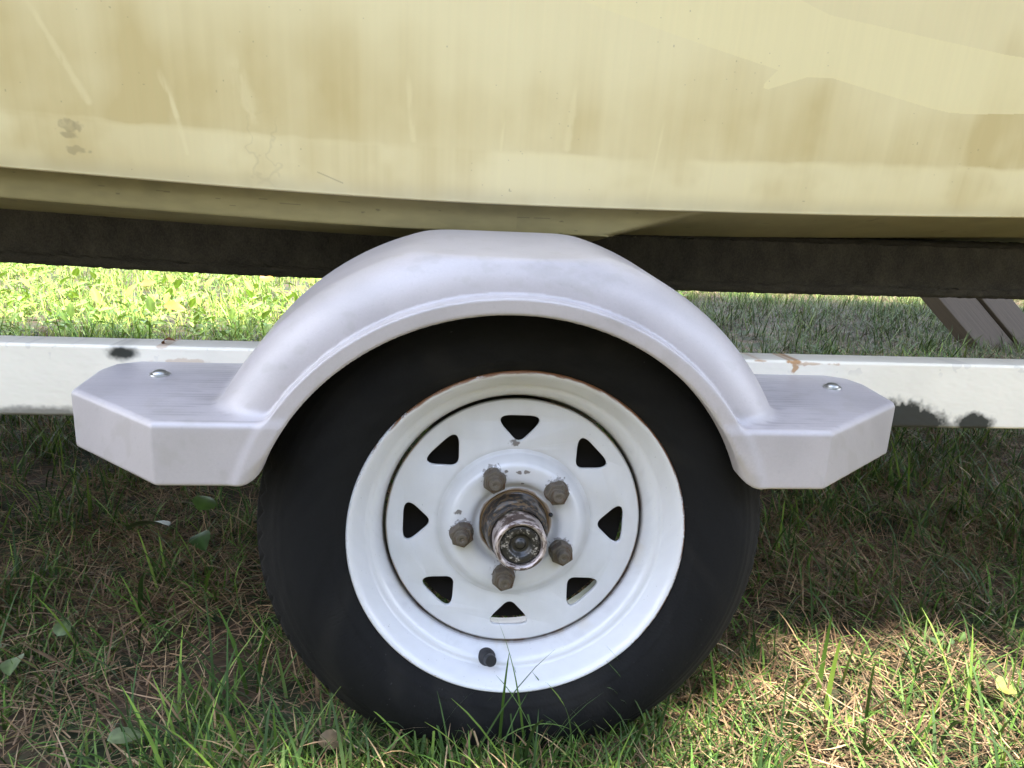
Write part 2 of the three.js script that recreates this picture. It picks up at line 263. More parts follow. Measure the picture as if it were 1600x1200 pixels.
// fender: one moulded plastic shell, arch + two stepped ends
{
  const FC = -0.018, PY = 0.39, PZ = 0.05;
  const POLY = [[-0.317, 0], [0.309, 0], [0.428, -0.098], [0.428, -0.165], [0.419, -0.19], [0.395, -0.204], [-0.387, -0.204], [-0.411, -0.19], [-0.420, -0.165], [-0.420, -0.095]];
  const polyD = (x, y) => { let d = 1e9, s = 1; for (let i = 0, j = POLY.length - 1; i < POLY.length; j = i++) { const [ax, ay] = POLY[i], [bx, by] = POLY[j], ex = bx - ax, ey = by - ay, wx = x - ax, wy = y - ay, t = clamp((wx * ex + wy * ey) / (ex * ex + ey * ey)); const px = wx - ex * t, py = wy - ey * t; d = Math.min(d, px * px + py * py); const c1 = y >= ay, c2 = y < by, c3 = ex * wy > ey * wx; if ((c1 && c2 && c3) || (!c1 && !c2 && !c3)) s = -s; } return s * Math.sqrt(d); };
  const smin = (a, b, k) => { const h = Math.max(k - Math.abs(a - b), 0) / k; return Math.min(a, b) - h * h * k * 0.25; };
  const smax = (a, b, k) => -smin(-a, -b, k);
  const R0 = 0.2315, R1 = 0.2475, R = 0.2918, CV = -0.128, B = -0.061;
  const sdf = (u, v, w) => {
    const r = Math.hypot(u * 0.965, v - CV);
    // crown: a band with a generously rounded front shoulder
    const rad = 0.046, q0 = r - (R - rad), q1 = w + 0.017 + rad;
    let crown = Math.hypot(Math.max(q0, 0), Math.max(q1, 0)) + Math.min(Math.max(q0, q1), 0) - rad;
    const core = crown; crown = smax(crown, -0.2 - w, 0.006);
    // the crown is pressed flat on top
    let d = smax(crown, v - (0.1555 - 0.032 * (w + 0.2)), 0.004);
    // lip round the opening
    const l0 = r - R1 + 0.0022, l1 = w + 0.0022, lip = Math.hypot(Math.max(l0, 0), Math.max(l1, 0)) + Math.min(Math.max(l0, l1), 0) - 0.0022;
    d = smin(d, Math.max(lip, -0.03 - w), 0.0025);
    // ends
    const pd = polyD(u, w) + 0.006, vd = Math.max(v + 0.006, B + 0.003 - v);
    const st = Math.hypot(Math.max(pd, 0), Math.max(vd, 0)) + Math.min(Math.max(pd, vd), 0) - 0.006;
    d = smin(d, st, 0.009);
    d = smax(d, B - v, 0.004);
    d = smax(d, R0 - r, mix(0.004, 0.018, sstep(-0.02, -0.06, v)));
    d = Math.max(d, -Math.max(core + 0.011, v - 0.136));
    return d;
  };
  const g = surfaceNets(sdf, [-0.446, -0.072, -0.218], [0.446, 0.18, 0.014], 0.0034, (u, v, w) => [u + 0.15 * v + 0.5, w - v + 0.45]);
  const tex = dataTex(1024, 1024, (u, v) => {
    const x = u, y = v, n = fbm(x * 24, y * 24, 4), s = vn(x * 700, y * 700), s2 = vn(x * 330 + 5, y * 330), str = fbm(x * 20, y * 260, 3);
    let k = 0.93 + 0.09 * n + 0.03 * (s - 0.5) - (s2 > 0.93 ? 0.06 : 0);
    let c = [0.49, 0.452, 0.442].map(q => q * k * (0.97 + 0.06 * vn(x * 1100, y * 1100)));
    const du = sstep(0.5, 0.8, fbm(x * 9 + 3, y * 9 + 5, 5)) * 0.22 + 0.25 * sstep(0.62, 0.8, fbm(x * 60, y * 60 + 2, 3)); c = c.map((q, i) => mix(q, [0.36, 0.33, 0.29][i], du));
    return c;
  });
  // ribbed treads: groove shading and dirt painted into the step tops only
  const fm = new THREE.MeshPhysicalMaterial({ map: tex, roughness: 0.42, clearcoat: 0.3, clearcoatRoughness: 0.3 });
  { // vertex colour: rib shading and dirt on step tops, stronger by the arch foot
    const p = g.attributes.position, n = g.attributes.normal, col = new Float32Array(p.count * 3);
    for (let i = 0; i < p.count; i++) {
      const u = p.getX(i), v = p.getY(i), w = p.getZ(i), top = sstep(0.8, 0.97, n.getY(i)) * sstep(0.01, -0.004, v);
      const gr = 0.5 * fbm(u * 26, w * 300 + 3, 2) + 0.32 * (0.5 + 0.5 * Math.sin((w + 0.0012 * fbm(u * 9, w * 20, 2)) * 2 * Math.PI / 0.0078)) + 0.15 * fbm(u * 140, w * 140, 2), foot = sstep(0.355, 0.29, Math.abs(u));
      let k = 1 - top * (0.03 + 0.27 * sstep(0.45, 0.72, gr) * (0.3 + foot) + 0.06 * sstep(-0.06, -0.17, w));
      k *= 1 - 0.12 * sstep(0.5, 0.8, fbm(u * 12 + 8, (w - v) * 12, 3));
      col.set([k, k * (1 - top * 0.01), k], i * 3);
    }
    g.setAttribute('color', new THREE.BufferAttribute(col, 3)); fm.vertexColors = true;
  }
  const f = mesh('fender', g, fm, trailer);
  f.position.set(FC, PY, PZ); f.rotation.x = 0.09;
  const zinc = std({ color: rgb(0.5, 0.5, 0.47), metalness: 0.9, roughness: 0.4 });
  for (const [u, w] of [[-0.352, -0.148], [0.379, -0.148]]) {
    const bg = mergeGeometries([new THREE.CylinderGeometry(0.0098, 0.0102, 0.0016, 28).translate(0, 0.0008, 0), new THREE.LatheGeometry([[0.0075, 0.0016], [0.0072, 0.003], [0.0055, 0.0045], [0.003, 0.0053], [0.00001, 0.0055]].map(a => new THREE.Vector2(...a)), 28)].map(q => q.toNonIndexed()));
    const b = mesh('bolt', bg, zinc, f); b.position.set(u, 0.0002, w);
  }
}

// wheel
{
  const wheel = group('wheel', 0, 0.262, 0, trailer);
  const r0 = rng(31);
  // tyre: sidewalls with rings, tread with zigzag grooves
  const half = smooth2([[0.166, -0.008], [0.172, -0.001], [0.182, 0.006], [0.196, 0.0115], [0.212, 0.0125], [0.226, 0.009], [0.239, 0.001], [0.2485, -0.0085]], 34);
  const TC = -0.052, prof = [...half];
  for (let i = 1; i <= 56; i++) { const z = mix(-0.0085, 2 * TC + 0.0085, i / 56), t = (z - TC) / (-0.0085 - TC); prof.push([0.2625 - 0.014 * Math.pow(Math.abs(t), 4.5), z]); }
  for (let i = half.length - 2; i >= 0; i--) prof.push([half[i][0], 2 * TC - half[i][1]]);
  const NT = 560, tri = a => Math.abs(((a % 1) + 1) % 1 * 2 - 1);
  const tg = gridGeo(NT, prof.length - 1, (i, j) => {
    const th = i / NT * 2 * Math.PI; let [r, z] = prof[j];
    const zz = z - TC, gz = 0.0045 * (tri(th * 70 / (2 * Math.PI)) - 0.5) * 2;
    if (r > 0.247) { let g = 0; for (const c of [-0.033, -0.0125, 0.0125, 0.033]) g = Math.max(g, sstep(0.0032, 0.0018, Math.abs(zz - c - gz * (Math.abs(c) > 0.03 ? 1 : -1)))); r -= (Math.abs(zz) > 0.026 ? 0.0028 : 0.005) * g; }
    else if (z > TC) { r += 0.0; z += 0.0012 * (sstep(0.0022, 0.0009, Math.abs(r - 0.183)) + sstep(0.0022, 0.0009, Math.abs(r - 0.234)) + 0.7 * sstep(0.0018, 0.0008, Math.abs(r - 0.2405)));
      // moulded hatch bars low on the left flank
      const a = th * 180 / Math.PI; }
    return [r * Math.cos(th), r * Math.sin(th), z];
  }, (i, j) => [i / NT, j / (prof.length - 1)]);
  const tt = dataTex(2048, 512, (u, v) => {
    const a = u * 2 * Math.PI, cx = Math.cos(a) * 8 + 40, cy = Math.sin(a) * 8 + 40, n = fbm(cx * 1.3, cy * 1.3 + v * 40, 4), f = fbm(u * 900, v * 200, 2), d = fbm(cx * 0.6 + 9, cy * 0.6 + v * 9, 3);
    let k = 0.72 + 0.5 * n + 0.15 * (f - 0.5); let c = [0.0075 * k, 0.0075 * k, 0.0074 * k];
    const dust = sstep(0.5, 0.85, d) * 0.5 + sstep(0.15, 0.27, v) * sstep(0.6, 0.27, v) * 0.35 * n; c = c.map((q, i) => q + [0.012, 0.0105, 0.008][i] * dust);
    const sc = vn(u * 700 + 3, v * 60) > 0.975 && vn(u * 40, v * 9) > 0.6; if (sc) c = c.map(q => q + 0.045);
    return c;
  });
  const tb = dataTex(2048, 512, (u, v) => {
    let n = 0.5 + 0.25 * (fbm(u * 700, v * 160, 3) - 0.5); const a = u * 360;
    // fine radial hatch moulded in two places of the flank
    if ((a > 196 && a < 232) && v > 0.09 && v < 0.135 && tri(a * 0.75) > 0.82) n += 0.18;
    return [n, n, n];
  }, false);
  mesh('tyre', tg, new THREE.MeshPhysicalMaterial({ map: tt, bumpMap: tb, bumpScale: 0.0014, roughness: 0.82, specularIntensity: 0.42 }), wheel);

  // rim barrel, rolled flange and ledge; rust by angle
  const rp = [...smooth2([[0.168, -0.012], [0.1712, -0.006], [0.1718, -0.002], [0.1702, 0.0004], [0.1675, -0.0003], [0.1645, -0.0035], [0.160, -0.0115], [0.1560, -0.0185], [0.1545, -0.0212], [0.1525, -0.0226], [0.1490, -0.0236], [0.1445, -0.0275], [0.1405, -0.0365], [0.1375, -0.0475], [0.1368, -0.060]], 60), [0.137, -0.10], [0.150, -0.104], [0.165, -0.108]];
  const rg = latheZ(rp, 220);
  const NP = rp.length - 1;
  const white = [0.70, 0.70, 0.705];
  const rimTex = dataTex(2048, 256, (u, v) => {
    // u runs round the wheel from six o'clock; turn into an angle counted from +x
    const th = Math.atan2(Math.cos(u * 2 * Math.PI), Math.sin(u * 2 * Math.PI)) * -1, deg = th * 180 / Math.PI, p = v * NP, pz = rp[Math.min(NP, Math.round(p))][1];
    const cx = Math.cos(th) * 6 + 30, cy = Math.sin(th) * 6 + 30, n = fbm(cx * 2.5, cy * 2.5 + p * 0.2, 4), f = fbm(u * 600, p * 1.2, 3);
    let c = white.map(q => q * (0.95 + 0.08 * n));
    const up = Math.sin(th);
    // rust on the outer lip, worst at the top
    const amt = 0.30 + 0.45 * sstep(0.3, 1.0, up) + 0.25 * sstep(0.2, 0.9, Math.cos(th - 0.15));
    let ru = sstep(1 - amt, 1.12 - amt, f * 0.55 + n * 0.55) * sstep(0.1682, 0.1704, rp[Math.min(NP, Math.round(p))][0] - 0.0012 * (1 - n) + 0.0016 * sstep(0.6, 1, up) * n);
    // rust, with the shadow gap painted in, where the disc is let in
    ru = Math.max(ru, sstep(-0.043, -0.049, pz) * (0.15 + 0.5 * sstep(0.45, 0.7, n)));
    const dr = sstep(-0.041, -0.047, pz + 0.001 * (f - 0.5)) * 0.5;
    c = c.map((q, i) => mix(q, [0.13, 0.12, 0.10][i], dr)); c = c.map((q, i) => mix(q, [0.20, 0.085, 0.03][i], clamp(ru)));
    // faint yellow run marks
    const run = 0.6 * sstep(0.55, 0.8, fbm(u * 60, p * 0.05, 3)) * sstep(-0.024, -0.042, pz) * 0.35; c = c.map((q, i) => mix(q, [0.52, 0.42, 0.2][i], run));
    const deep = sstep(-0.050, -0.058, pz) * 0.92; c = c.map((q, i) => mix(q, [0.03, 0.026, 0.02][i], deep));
    const dirt = sstep(0.45, 0.9, n) * 0.12 * sstep(-0.02, -0.03, pz); c = c.map(q => q * (1 - dirt));
    if (vn(u * 900, p * 3) > 0.985) c = c.map(q => q * 0.35);
    return c;
  });
  const enamel = o => new THREE.MeshPhysicalMaterial({ roughness: 0.3, clearcoat: 0.5, clearcoatRoughness: 0.18, ...o });
  mesh('rim', rg, enamel({ map: rimTex }), wheel);

  // disc: flat ring with eight rounded triangular openings, pressed centre
  const Z = -0.044, RD = 0.1345;
  const sh = new THREE.Shape(); sh.absarc(0, 0, RD, 0, Math.PI * 2, false);
  const inner = new THREE.Path(); inner.absarc(0, 0, 0.079, 0, Math.PI * 2, true); sh.holes.push(inner);
  const roundPoly = (pts, rad) => { const P = new THREE.Path(); pts.forEach((p, i) => { const a = pts[(i + pts.length - 1) % pts.length], b = pts[(i + 1) % pts.length], u = (q => { const l = Math.hypot(...q); return [q[0] / l, q[1] / l]; }); const d1 = u([a[0] - p[0], a[1] - p[1]]), d2 = u([b[0] - p[0], b[1] - p[1]]); const cut = rad / Math.tan(Math.acos(clamp(d1[0] * d2[0] + d1[1] * d2[1], -1, 1)) / 2); const s = [p[0] + d1[0] * cut, p[1] + d1[1] * cut], e = [p[0] + d2[0] * cut, p[1] + d2[1] * cut]; i ? P.lineTo(...s) : P.moveTo(...s); P.quadraticCurveTo(p[0], p[1], ...e); }); P.closePath(); return P; };
  for (let k = 0; k < 8; k++) {
    const a = (-0.9 + 45 * k) * Math.PI / 180, rot = ([x, y]) => [x * Math.cos(a) - y * Math.sin(a), x * Math.sin(a) + y * Math.cos(a)];
    sh.holes.push(roundPoly([[0.0865, 0], [0.1165, -0.0285], [0.1165, 0.0285]].map(rot), 0.0088));
  }
  const dg = new THREE.ExtrudeGeometry(sh, { depth: 0.0022, bevelEnabled: true, bevelThickness: 0.0012, bevelSize: 0.0012, bevelOffset: -0.0012, bevelSegments: 3, curveSegments: 96 });
  dg.translate(0, 0, Z - 0.0034);
  const dome = latheZ([[0.0815, Z - 0.0012], [0.0812, Z - 0.0001], ...smooth2([[0.0800, Z + 0.0003], [0.077, Z + 0.0016], [0.073, Z + 0.0058], [0.069, Z + 0.0100], [0.0645, Z + 0.0122], [0.057, Z + 0.0118], [0.050, Z + 0.0105], [0.046, Z + 0.008], [0.043, Z + 0.0045], [0.0405, Z + 0.0028], [0.0380, Z + 0.0024], [0.0368, Z + 0.0015], [0.0362, Z - 0.004]], 48)], 160);
  const planar = g => { const p = g.attributes.position, uv = g.attributes.uv; for (let i = 0; i < p.count; i++) uv.setXY(i, p.getX(i) / 0.28 + 0.5, p.getY(i) / 0.28 + 0.5); return g; };
  const nuts = [115, 43, -29, -101, -173].map(d => d * Math.PI / 180), NR = 0.0565;
  const discTex = dataTex(1024, 1024, (u, v) => {
    const x = (u - 0.5) * 0.28, y = (v - 0.5) * 0.28, r = Math.hypot(x, y), n = fbm(x * 60 + 20, y * 60 + 20, 4), f = fbm(x * 400, y * 400, 3), st = fbm(x * 160 + 3, y * 14, 3);
    let c = [0.685, 0.685, 0.69].map(q => q * (0.94 + 0.09 * n + 0.04 * (st - 0.5)));
    const th = Math.atan2(y, x), an = fbm(Math.cos(th) * 4 + 10, Math.sin(th) * 4 + 10, 3);
    // grey grime at the press line, shadow gap painted at the outer edge; rust at the bore
    let g = 0.22 * sstep(0.008, 0.001, Math.abs(r - 0.0785)) * (0.4 + an) + 0.6 * sstep(0.1322, 0.1340, r + (n - 0.5) * 0.001);
    g += 0.25 * sstep(0.006, 0.0, Math.abs(r - 0.044)) * n; 
    c = c.map((q, i) => mix(q, [0.20, 0.19, 0.17][i], clamp(g)));
    let ru = sstep(0.0395, 0.0375, r + (n - 0.5) * 0.005) * 0.75;
    ru = Math.max(ru, 0.8 * sstep(0.1328, 0.1342, r) * sstep(0.4, 0.7, an));
    c = c.map((q, i) => mix(q, [0.30, 0.17, 0.06][i], clamp(ru)));
    // scraped spots round the nuts and above the centre
    let s = 0; for (const a of nuts) { const nx = Math.cos(a) * NR, ny = Math.sin(a) * NR; const q = Math.hypot(x - nx, y - ny - 0.004) ; s = Math.max(s, 0.65 * sstep(0.0135, 0.0112, q + (f - 0.5) * 0.012 + 0.002)); }
    for (const [bx, by, rr] of [[-0.003, 0.087, 0.004], [0.002, 0.059, 0.0022], [-0.012, 0.0605, 0.0016], [0.010, 0.0595, 0.0025], [-0.06, 0.016, 0.003], [0.006, 0.046, 0.0012]]) s = Math.max(s, 0.85 * sstep(1, 0.5, Math.hypot((x - bx) / 1.5, y - by) / rr + (f - 0.5) * 1.4));
    c = c.map((q, i) => mix(q, [0.11, 0.09, 0.075][i], clamp(s)));
    const dot = vn(x * 900 + 5, y * 900) > 0.988 && n > 0.5; if (dot) c = c.map(q => q * 0.4);
    return c;
  });
  mesh('wheel_disc', mergeGeometries([planar(toCreasedNormals(dg, 0.6)), planar(dome).toNonIndexed()]), enamel({ map: discTex }), wheel);
  const back = latheZ([[0.1375, Z - 0.035], [0.1345, Z - 0.010], [0.133, Z - 0.004]], 120);
  // lug nuts with their stud ends
  const metalTex = dataTex(256, 256, (u, v) => { const n = fbm(u * 9, v * 9, 4), f = fbm(u * 50, v * 50, 3), r = sstep(0.45, 0.7, n * 0.6 + f * 0.4); const k = 0.7 + 0.6 * f; return [mix(0.13, 0.095, r) * k, mix(0.108, 0.052, r) * k, mix(0.08, 0.028, r) * k]; });
  const nutMat = std({ map: metalTex, bumpMap: metalTex, bumpScale: 0.001, metalness: 0.25, roughness: 0.62 });
  const hex = new THREE.Shape(); for (let k = 0; k < 6; k++) { const a = k * Math.PI / 3; k ? hex.lineTo(0.0112 * Math.cos(a), 0.0112 * Math.sin(a)) : hex.moveTo(0.0112, 0); } hex.closePath();
  const hg = new THREE.ExtrudeGeometry(hex, { depth: 0.010, bevelEnabled: true, bevelSize: 0.0016, bevelThickness: 0.0018, bevelOffset: -0.0012, bevelSegments: 3 });
  const stud = latheZ([[0.0078, 0.0115], [0.0076, 0.0135], [0.0070, 0.0142], [0.0062, 0.0142], [0.0060, 0.0155], [0.0058, 0.0185], [0.0050, 0.0197], [0.0025, 0.0196], [0.0018, 0.0189], [0, 0.0187]], 28);
  const seat = latheZ([[0.0122, -0.0015], [0.0118, 0.0008], [0.0105, 0.0018]], 28);
  const nutGeo = mergeGeometries([toCreasedNormals(hg, 0.5), toCreasedNormals(stud, 0.6), toCreasedNormals(seat, 0.6)].map(g => g.index ? g.toNonIndexed() : g));
  { const p = nutGeo.attributes.position, uv = nutGeo.attributes.uv; for (let i = 0; i < p.count; i++) uv.setXY(i, p.getX(i) * 20 + p.getZ(i) * 9, p.getY(i) * 20 + p.getZ(i) * 13); }
  nuts.forEach((a, i) => { const m = mesh('lug_nut', nutGeo, nutMat, wheel); m.position.set(Math.cos(a) * NR, Math.sin(a) * NR, Z + 0.0105); m.rotation.z = [0.45, 0.1, 0.62, 0.3, 0.75][i]; m.scale.set(1.07, 1.07, 1.05); });

  // hub barrel, greasy and rusty
  const hubTex = dataTex(512, 256, (u, v) => { const n = fbm(u * 14, v * 7, 4), f = fbm(u * 70, v * 30, 3), r = Math.max(sstep(0.30, 0.14, v + 0.1 * (n - 0.5)), 0.45 * sstep(0.5, 0.7, f)), s = sstep(0.50, 0.66, n) * sstep(0.22, 0.34, v) * sstep(0.75, 0.6, v); let c = [0.035, 0.032, 0.030].map(q => q * (0.6 + 0.9 * f)); c = c.map((q, i) => mix(q, [0.30, 0.29, 0.28][i] * (0.6 + 0.7 * f), s * 0.8)); return c.map((q, i) => mix(q, [0.26, 0.16, 0.065][i] * (0.7 + 0.6 * f), r)); });
  const hub = latheZ([...smooth2([[0.0364, Z - 0.006], [0.0364, Z + 0.0015], [0.0358, Z + 0.0028], [0.0340, Z + 0.0035], [0.0334, Z + 0.006], [0.0330, Z + 0.018], [0.0322, Z + 0.027], [0.0300, Z + 0.0315], [0.0285, Z + 0.0325], [0.0278, Z + 0.034], [0.0278, Z + 0.038]], 50)], 96);
  mesh('hub', hub, std({ map: hubTex, bumpMap: hubTex, bumpScale: 0.0015, roughness: 0.5, metalness: 0.35 }), wheel);
  const capTex = dataTex(512, 256, (u, v) => { const n = fbm(u * 16, v * 9, 4), f = fbm(u * 80, v * 36, 3), w = sstep(0.40, 0.56, n + (f - 0.5) * 0.3); const k = 0.75 + 0.5 * f; return [mix(0.14, 0.52, w) * k, mix(0.10, 0.45, w) * k, mix(0.085, 0.42, w) * k]; });
  const cap = latheZ(smooth2([[0.0262, Z + 0.034], [0.0268, Z + 0.040], [0.0268, Z + 0.052], [0.0266, Z + 0.060], [0.0258, Z + 0.0635], [0.0240, Z + 0.0650], [0.0222, Z + 0.0645], [0.0212, Z + 0.0630], [0.0206, Z + 0.0605]], 50), 96);
  mesh('bearing_cap', cap, std({ map: capTex, bumpMap: capTex, bumpScale: 0.0008, roughness: 0.36, metalness: 0.55 }), wheel);
  const plugTex = dataTex(256, 256, (u, v) => { const x = u - 0.5, y = v - 0.5, r = Math.hypot(x, y), n = fbm(u * 14, v * 14, 4), f = fbm(u * 60, v * 60, 2); let c = [0.030, 0.028, 0.024].map(q => q * (0.6 + n)); const s = sstep(0.57, 0.66, n * 0.7 + f * 0.3) * sstep(0.24, 0.33, r) * sstep(0.47, 0.42, r); c = c.map((q, i) => mix(q, [0.33, 0.30, 0.26][i], s)); return c; });
  const plug = planar(latheZ(smooth2([[0.0208, Z + 0.0603], [0.0198, Z + 0.0600], [0.0186, Z + 0.0612], [0.0165, Z + 0.0618], [0.0125, Z + 0.0612], [0.0100, Z + 0.0585], [0.0085, Z + 0.0572], [0.0060, Z + 0.0575], [0.0040, Z + 0.0592], [0.0015, Z + 0.0602], [0.0, Z + 0.0603]], 40), 64));
  { const uv = plug.attributes.uv; for (let i = 0; i < uv.count; i++) uv.setXY(i, (uv.getX(i) - 0.5) * 0.28 / 0.044 + 0.5, (uv.getY(i) - 0.5) * 0.28 / 0.044 + 0.5); }
  mesh('grease_plug', plug, std({ map: plugTex, roughness: 0.25, metalness: 0.1 }), wheel);
  // a small lug on the hub's side
  const nub = new THREE.SphereGeometry(0.0024, 12, 8); nub.scale(1, 0.9, 1.6); nub.translate(0.0372, 0.012, Z + 0.008); mesh('hub_nub', nub, std({ color: rgb(0.015, 0.015, 0.015), roughness: 0.6 }), wheel);
  // valve
  const va = -100 * Math.PI / 180, valve = latheZ([[0.0092, -0.006], [0.0094, 0.001], [0.0086, 0.004], [0.0066, 0.0065], [0.0058, 0.009], [0.0056, 0.013], [0.0062, 0.0135], [0.0064, 0.0145], [0.0064, 0.021], [0.0058, 0.0232], [0.0040, 0.0238], [0, 0.0238]], 32);
  const vm = mesh('valve_stem', toCreasedNormals(valve, 0.7), std({ color: rgb(0.016, 0.016, 0.018), roughness: 0.5 }), wheel);
  vm.position.set(Math.cos(va) * 0.1465, Math.sin(va) * 0.1465, -0.026); vm.rotation.set(-0.25, 0.2, 0); vm.scale.set(1, 1, 0.72);
  const bk = latheZ([[0.122, -0.075], [0.122, -0.125], [0.03, -0.125]].reverse().concat([[0.122, -0.075], [0.03, -0.078]]), 60); mesh('drum_backing', bk, std({ color: rgb(0.03, 0.025, 0.02), roughness: 0.9 }), wheel);  // dark drum added as backing so the wheel openings read dark
}

// ------------------------------------------------------------------ grass
const bladeCol = (arr, base, n) => { for (let i = 0; i < n; i++) arr.push(...base); };
// curved strip: foot (x, z), heading, length, width, how it leans and curls; pushes into buffers
function blade(B, x, y, z, head, len, wid, lean, curl, c0, c1, n = 5, twist = 0.4) {
  const st = B.p.length / 3; let px = x, py = y, pz = z, a = lean;
  for (let i = 0; i <= n; i++) {
    const t = i / n, w = wid * 0.5 * (t < 0.15 ? 0.75 + t * 1.6 : 1) * Math.pow(Math.max(1 - t, 0), 0.55) + 0.00012;
    const hh = head + twist * (t - 0.3), sx = -Math.sin(hh) * w, sz = Math.cos(hh) * w;
    B.p.push(px - sx, py, pz - sz, px + sx, py + w * 0.35, pz + sz);
    const c = [0, 1, 2].map(q => mix(c0[q], c1[q], t)); B.c.push(...c, ...c);
    if (i < n) { const s = len / n; px += Math.cos(head) * Math.sin(a) * s; pz += Math.sin(head) * Math.sin(a) * s; py += Math.cos(a) * s; a += curl / n * (0.4 + 1.2 * t); }
  }
  for (let i = 0; i < n; i++) { const q = st + 2 * i; B.ix.push(q, q + 1, q + 3, q, q + 3, q + 2); }
}
function buf(B) { const g = new THREE.BufferGeometry(); g.setAttribute('position', new THREE.Float32BufferAttribute(B.p, 3)); g.setAttribute('color', new THREE.Float32BufferAttribute(B.c, 3)); g.setIndex(B.ix); g.computeVertexNormals(); return g; }
const nb = () => ({ p: [], c: [], ix: [] });
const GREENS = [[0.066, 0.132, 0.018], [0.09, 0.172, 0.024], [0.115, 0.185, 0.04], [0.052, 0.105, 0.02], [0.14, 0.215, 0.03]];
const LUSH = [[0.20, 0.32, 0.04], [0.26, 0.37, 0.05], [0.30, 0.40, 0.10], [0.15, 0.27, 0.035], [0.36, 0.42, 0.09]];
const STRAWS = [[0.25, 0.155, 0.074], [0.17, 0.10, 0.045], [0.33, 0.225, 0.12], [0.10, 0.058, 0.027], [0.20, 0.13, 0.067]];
const scl = (c, k) => c.map(q => q * k);
function greenTuft(r, n, R, L0, L1, W0, W1, PAL = GREENS) {
  const B = nb();
  for (let i = 0; i < n; i++) { const a = r() * 6.283, d = R * Math.sqrt(r()), c = PAL[Math.floor(r() * 5)], k = 0.7 + 0.6 * r(), dry = r() < 0.14; const cc = dry ? STRAWS[Math.floor(r() * 5)] : c; blade(B, d * Math.cos(a), -0.006, d * Math.sin(a), r() * 6.283, mix(L0, L1, r() * r()), mix(W0, W1, r()), 0.1 + 0.9 * r(), 0.4 + 1.9 * r() * r(), scl(cc, k * 0.8), scl(cc, k * 1.15), 6, (r() - 0.5) * 2.4); }
  return buf(B);
}
function thatch(r, n, R) {
  const B = nb();
  for (let i = 0; i < n; i++) { const a = r() * 6.283, d = R * Math.sqrt(r()), c = STRAWS[Math.floor(r() * 5)], k = 0.6 + 0.75 * r(), gr = r() < 0.12; const cc = gr ? scl(GREENS[Math.floor(r() * 5)], 1.1) : c; blade(B, d * Math.cos(a), 0.001 + 0.016 * r() * r(), d * Math.sin(a), r() * 6.283, 0.02 + 0.06 * r(), 0.0009 + 0.0016 * r(), 1.05 + 0.55 * r(), (r() - 0.4) * 1.4, scl(cc, k), scl(cc, k), 4, (r() - 0.5) * 3.2); }
  return buf(B);
}
// a weed leaf: pointed oval with a folded midrib
function leafGeo(len, wid, c, cup = 0.25, n = 8, lobes = 0) {
  const p = [], cc = [], ix = [];
  for (let i = 0; i <= n; i++) { const t = i / n, w = wid * 0.5 * Math.pow(Math.sin(Math.PI * Math.pow(clamp(t, 0.001, 0.999), 0.75)), 0.8) * (1 + lobes * Math.sin(t * 22)), bend = -0.35 * t * t * len; for (const s of [-1, -0.5, 0, 0.5, 1]) { p.push(t * len, bend + cup * Math.abs(s) * w, s * w); const k = s === 0 ? 1.25 : 0.9 + 0.15 * Math.sin(i * 2.1 + s); cc.push(c[0] * k, c[1] * k, c[2] * k); } }
  for (let i = 0; i < n; i++) for (let j = 0; j < 4; j++) { const a = i * 5 + j; ix.push(a, a + 1, a + 6, a, a + 6, a + 5); }
  const g = new THREE.BufferGeometry(); g.setAttribute('position', new THREE.Float32BufferAttribute(p, 3)); g.setAttribute('color', new THREE.Float32BufferAttribute(cc, 3)); g.setIndex(ix); g.computeVertexNormals(); return g;
}
function leafClump(r, n) {
  const gs = [];
  for (let i = 0; i < n; i++) { const c = scl((n > 9 ? LUSH : GREENS)[Math.floor(r() * 5)], 0.9 + 0.4 * r()), L = 0.025 + 0.035 * r(); const g = leafGeo(L, L * (n > 9 ? 0.22 + 0.25 * r() : 0.4 + 0.4 * r()), c, 0.3, 5); g.rotateZ(0.2 + 0.9 * r()); g.rotateX((r() - 0.5) * 0.9); g.rotateY(r() * 6.283); g.translate((r() - 0.5) * 0.10, 0.01 + 0.055 * r(), (r() - 0.5) * 0.10); gs.push(g); }
  return mergeGeometries(gs);
}
const grassMat = new THREE.MeshPhysicalMaterial({ vertexColors: true, roughness: 0.62, specularIntensity: 0.45, side: THREE.DoubleSide, transmission: 0.25, thickness: 0 });
const strawMat = std({ vertexColors: true, roughness: 0.8, side: THREE.DoubleSide });
function scatter(name, label, geo, mat, pts, seed, s0, s1, tilt = 0.25) {
  const r = rng(seed), im = new THREE.InstancedMesh(geo, mat, pts.length), M = new THREE.Matrix4(), q = new THREE.Quaternion(), e = new THREE.Euler(), col = new THREE.Color();
  pts.forEach(([x, z, k = 1, shadeTint = 1], i) => { const s = mix(s0, s1, r()) * k; e.set((r() - 0.5) * tilt, r() * 6.283, (r() - 0.5) * tilt, 'YXZ'); q.setFromEuler(e); M.compose(new THREE.Vector3(x, hump(x, z), z), q, new THREE.Vector3(s, s * (0.85 + 0.4 * r()), s)); im.setMatrixAt(i, M); const v = (0.8 + 0.4 * r()) * shadeTint; im.setColorAt(i, col.setRGB(v * (0.94 + 0.12 * r()), v * (shadeTint < 0.6 ? 1.12 : 1), v * (0.9 + 0.2 * r()))); });
  im.name = name; im.castShadow = im.receiveShadow = true; scene.add(im);
  return tag(im, label, name.includes('weed') ? 'weeds' : 'grass', null, 'stuff');
}
const inTyre = (x, z) => Math.abs(x) < 0.09 && z < 0.0 && z > -0.11;
